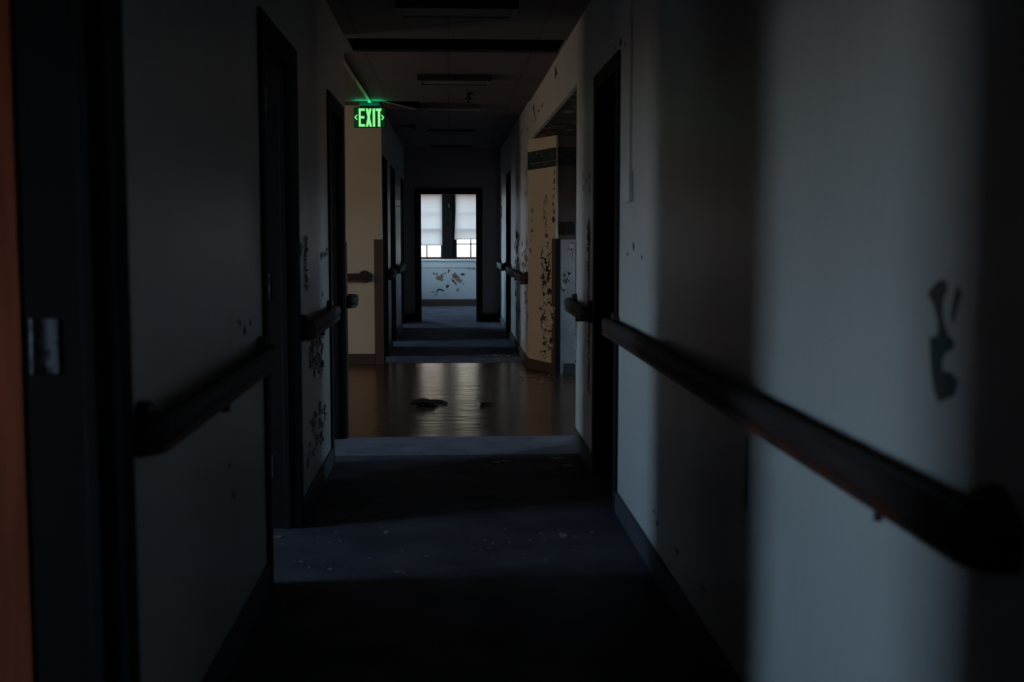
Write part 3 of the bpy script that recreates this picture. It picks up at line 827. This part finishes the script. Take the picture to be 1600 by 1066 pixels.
# left wall between doorways 2 and 3
Y0, Y1 = Yr(478, LX), Yr(512, LX)
def zy(x, y, X): return onX(x, y, X)[1]
peel(wall_left, PXL(LX, 1), cluster(21, Yr(478, LX), Yr(482, LX), zy(480, 440, LX), zy(480, 375, LX), 7, .035, .022, True), 'under_dark', seed=21)
peel(wall_left, PXL(LX, 1), cluster(22, Yr(501, LX), Yr(513, LX), zy(505, 400, LX), zy(505, 386, LX), 6, .04, .02), 'under_dark', seed=22)
peel(wall_left, PXL(LX, 1), cluster(23, Yr(468, LX), Yr(472, LX), zy(470, 400, LX), zy(470, 380, LX), 4, .03, .02), 'under_dark', seed=23)
peel(wall_left, PXL(LX, 1), cluster(24, Yr(481, LX), Yr(503, LX), zy(490, 595, LX), zy(490, 520, LX), 26, .06, .026), 'under_dark', seed=24)
peel(wall_left, PXL(LX, 1), cluster(25, Yr(478, LX), Yr(507, LX), zy(490, 712, LX), zy(490, 650, LX), 22, .06, .022), 'under_dark', seed=25)
peel(wall_left, PXL(LX, 1), ax([(504, 460, 2, 8), (382, 517, 4, 12), (375, 505, 2, 8), (358, 728, 3, 7), (365, 775, 2, 9), (391, 505, 2, 7)], LX), 'under_dark', seed=26, flakes=False)
# right wall between the black doorway and the lobby
peel(wall_right, PXL(RX, -1), cluster(31, Yr(916, RX), Yr(920, RX), zy(918, 470, RX), zy(918, 355, RX), 14, .05, .04, True), 'under_dark', seed=31)
peel(wall_right, PXL(RX, -1), cluster(32, Yr(915, RX), Yr(921, RX), zy(918, 600, RX), zy(918, 510, RX), 10, .05, .035, True), 'under', seed=32)
peel(wall_right, PXL(RX, -1), cluster(33, Yr(905, RX), Yr(922, RX), zy(915, 340, RX), zy(915, 270, RX), 6, .02, .02), 'under_dark', seed=33, flakes=False)
peel(wall_right, PXL(RX, -1), cluster(34, 7.70, 7.80, .55, .84, 12, .035, .03, True), 'under_dark', seed=34)
# header over the right opening
peel(wall_right, PXL(RX, -1), cluster(35, 10.6, 12.2, 2.40, 2.62, 12, .10, .02), 'under_brown', seed=35, flakes=False)
peel(wall_right, PXL(RX, -1), cluster(36, 8.9, 9.4, 2.45, 2.6, 3, .06, .03), 'under_dark', seed=36, flakes=False)
# right wall beyond the lobby
peel(wall_right_far, PXL(RX2, -1), cluster(41, 13.9, 14.9, .95, 1.40, 26, .10, .04), 'under_dark', seed=41)
peel(wall_right_far, PXL(RX2, -1), cluster(42, 13.8, 14.7, .30, .82, 16, .08, .05), 'under_dark', seed=42)
peel(wall_right_far, PXL(RX2, -1), cluster(43, 12.45, 13.3, .90, 1.30, 20, .09, .035), 'under_brown', seed=43)
peel(wall_right_far, PXL(RX2, -1), cluster(44, 12.42, 12.85, .42, .84, 12, .07, .05, True), 'under', seed=44)
peel(wall_right_far, PXL(RX2, -1), cluster(45, 12.5, 14.2, 1.7, 2.5, 14, .07, .035), 'under_brown', seed=45, flakes=False)
# angled face
peel(wall_pier, pier_plane, cluster(51, .62, .90, .62, 1.25, 20, .17, .050, True), 'under_dark', seed=51)
peel(wall_pier, pier_plane, cluster(52, .52, .92, .16, .66, 26, .17, .050), 'under', seed=52)
peel(wall_pier, pier_plane, cluster(53, .38, .68, 1.35, 1.72, 9, .05, .028, True), 'under_dark', seed=53)
peel(wall_pier, pier_plane, cluster(54, .05, .2, 1.2, 1.6, 5, .04, .03, True), 'under_dark', seed=54)
peel(wall_pier, pier_plane, cluster(55, .90, .99, 1.5, 1.95, 7, .05, .03, True), 'under_dark', seed=55, flakes=False)
# alcove wall
PYA = lambda u, v, d: (u, PB[1] + .012 - d, v)
peel(wall_alcove, PYA, cluster(61, 1.17, 1.30, 1.12, 1.30, 12, .03, .03), 'under_dark', seed=61)
peel(wall_alcove, PYA, cluster(62, 1.24, 1.28, .9, 1.1, 4, .02, .03, True), 'under_dark', seed=62)
peel(wall_alcove, PYA, cluster(63, 1.10, 1.17, .80, .98, 9, .03, .025), 'under_dark', seed=63)
# below the far windows
PYW = lambda u, v, d: (u, WY - d, v)
def W(lst):
    out = []
    for p in lst:
        mx, my = sum(q[0] for q in p) / len(p), sum(q[1] for q in p) / len(p)
        out.append([onY(mx + (x - mx) * 1.25, my + (y - my) * 1.25, WY) for x, y in p])
    return out
def pw(cx, cy, pts): return [(640 + x / 5.333, 290 + y / 5.333) for x, y in pts]
far_brown = [[(215, 745), (240, 752), (262, 760), (275, 782), (262, 795), (232, 788), (215, 770)], [(350, 740), (372, 722), (392, 745), (420, 762), (432, 785), (415, 808), (396, 800), (384, 778), (360, 770)]]
far_dark = [[(192, 718), (212, 735), (232, 730), (226, 748), (206, 744)], [(262, 745), (292, 728), (304, 722), (288, 752), (270, 764)], [(172, 882), (200, 878), (222, 886), (240, 866), (262, 868), (285, 880), (303, 905), (296, 922), (284, 918), (276, 892), (252, 884), (236, 908), (210, 916), (226, 896), (190, 892)],
            [(352, 785), (372, 790), (400, 820), (396, 838), (380, 822), (362, 806)], [(400, 858), (410, 862), (406, 884), (398, 880)], [(386, 870), (393, 866), (390, 884)], [(300, 840), (318, 828), (330, 840), (316, 860), (304, 856)], [(420, 742), (446, 730), (464, 744), (440, 750)],
            [(322, 700), (334, 702), (326, 728), (318, 722)], [(440, 810), (456, 806), (448, 828)], [(484, 694), (536, 694), (536, 704), (500, 706)], [(504, 850), (512, 850), (508, 862)]]
peel(wall_window, PYW, W([pw(0, 0, p) for p in far_brown]), 'under_brown', seed=71)
peel(wall_window, PYW, W([pw(0, 0, p) for p in far_dark]), 'under_dark', seed=72, fsize=1.5)

# ------------------------------------------------------------------ debris
def fragment(x, y, w, d, h, seed, label):
    r = random.Random(seed); mb = MB()
    for k in range(7):
        cx, cy = x + r.uniform(-.35, .35) * w, y + r.uniform(-.3, .3) * d
        n = r.randint(5, 7); rr = r.uniform(.18, .35); zz = .001 + k * h / 9
        pts = [(cx + w * rr * math.cos(6.283 * i / n + r.uniform(-.3, .3)), cy + d * rr * math.sin(6.283 * i / n + r.uniform(-.3, .3)), 0) for i in range(n)]
        tx, ty = r.uniform(-.15, .15), r.uniform(-.2, .2)
        pts = [(a, b, max(.001, zz + (a - cx) * tx + (b - cy) * ty)) for a, b, _ in pts]
        mb.prism(pts, (0, 0, .008))
    tag(mb.build('fallen_tile_fragment', M['debris']), label, 'debris', 'fallen tile fragments')
x_, y_ = onZ(668, 632); fragment(x_, y_, .30, .30, .035, 11, 'larger dark heap of broken tile on the shiny lobby floor')
x_, y_ = onZ(760, 632); fragment(x_, y_, .10, .2, .009, 12, 'small dark scrap of tile on the lobby floor right of the larger heap')

def chips(name, label, regs, seed, smin=.004, smax=.014):
    r = random.Random(seed); mb = MB()
    for (px0, py0, px1, py1, n) in regs:
        for _ in range(n):
            x, y = onZ(r.uniform(px0, px1), r.uniform(py0, py1))
            if not (LX + .03 < x < (1.6 if ROB0 < y < 11.6 else (RX - .03 if y < 12 else RX2 - .03))): continue
            s = r.uniform(smin, smax); a = r.uniform(0, 6.28); k = r.randint(3, 5)
            z = .0005
            pts = [(x + s * r.uniform(.6, 1.2) * math.cos(a + 6.283 * i / k), y + s * r.uniform(.6, 1.4) * math.sin(a + 6.283 * i / k), z + r.uniform(0, .3) * s) for i in range(k)]
            mb.prism(pts, (0, 0, .0015))
    tag(mb.build(name, M['chips']), label, 'paint chips', kind='stuff')
chips('paint_chips', 'pale paint chips scattered on the floor by the angled peeling wall', [(770, 552, 820, 566, 120), (730, 555, 815, 568, 60), (810, 572, 850, 600, 30), (840, 575, 895, 605, 15)], 1, .006, .022)
chips('paint_chips', 'dim flakes scattered across the dark floor before the lobby', [(750, 715, 905, 740, 26), (430, 780, 600, 830, 26), (560, 690, 880, 712, 22), (424, 832, 640, 900, 30), (640, 820, 960, 880, 26)], 2, .003, .012)
r_ = [(775, 723, .03, .012), (790, 722, .04, .012), (870, 717, .05, .015), (888, 729, .05, .02), (605, 833, .02, .01), (431, 840, .03, .008), (880, 838, .02, .02)]
for i, (px, py, a, b) in enumerate(r_):
    x, y = onZ(px, py); mb = MB()
    rr = random.Random(i)
    mb.prism([(x + a * rr.uniform(.7, 1.1) * math.cos(6.283 * k / 7), y + (b * 3) * rr.uniform(.6, 1.1) * math.sin(6.283 * k / 7), .001 + .004 * rr.random()) for k in range(7)], (0, 0, .0015))
    lab = ['flat paint flake on the dark floor just before the blue-lit strip, left of a pair', 'wider flat paint flake beside it, right of the pair', 'pale paint flake near the right wall by the lobby entrance', 'paint flake closest to the right baseboard before the lobby', 'single paint flake on the blue-lit floor by the second left doorway, out in the corridor', 'bright paint flake at the sill of the second left doorway', 'curled flake on the blue-lit floor near the right wall'][i]
    tag(mb.build('paint_flake', M['chips']), lab, 'paint flake')
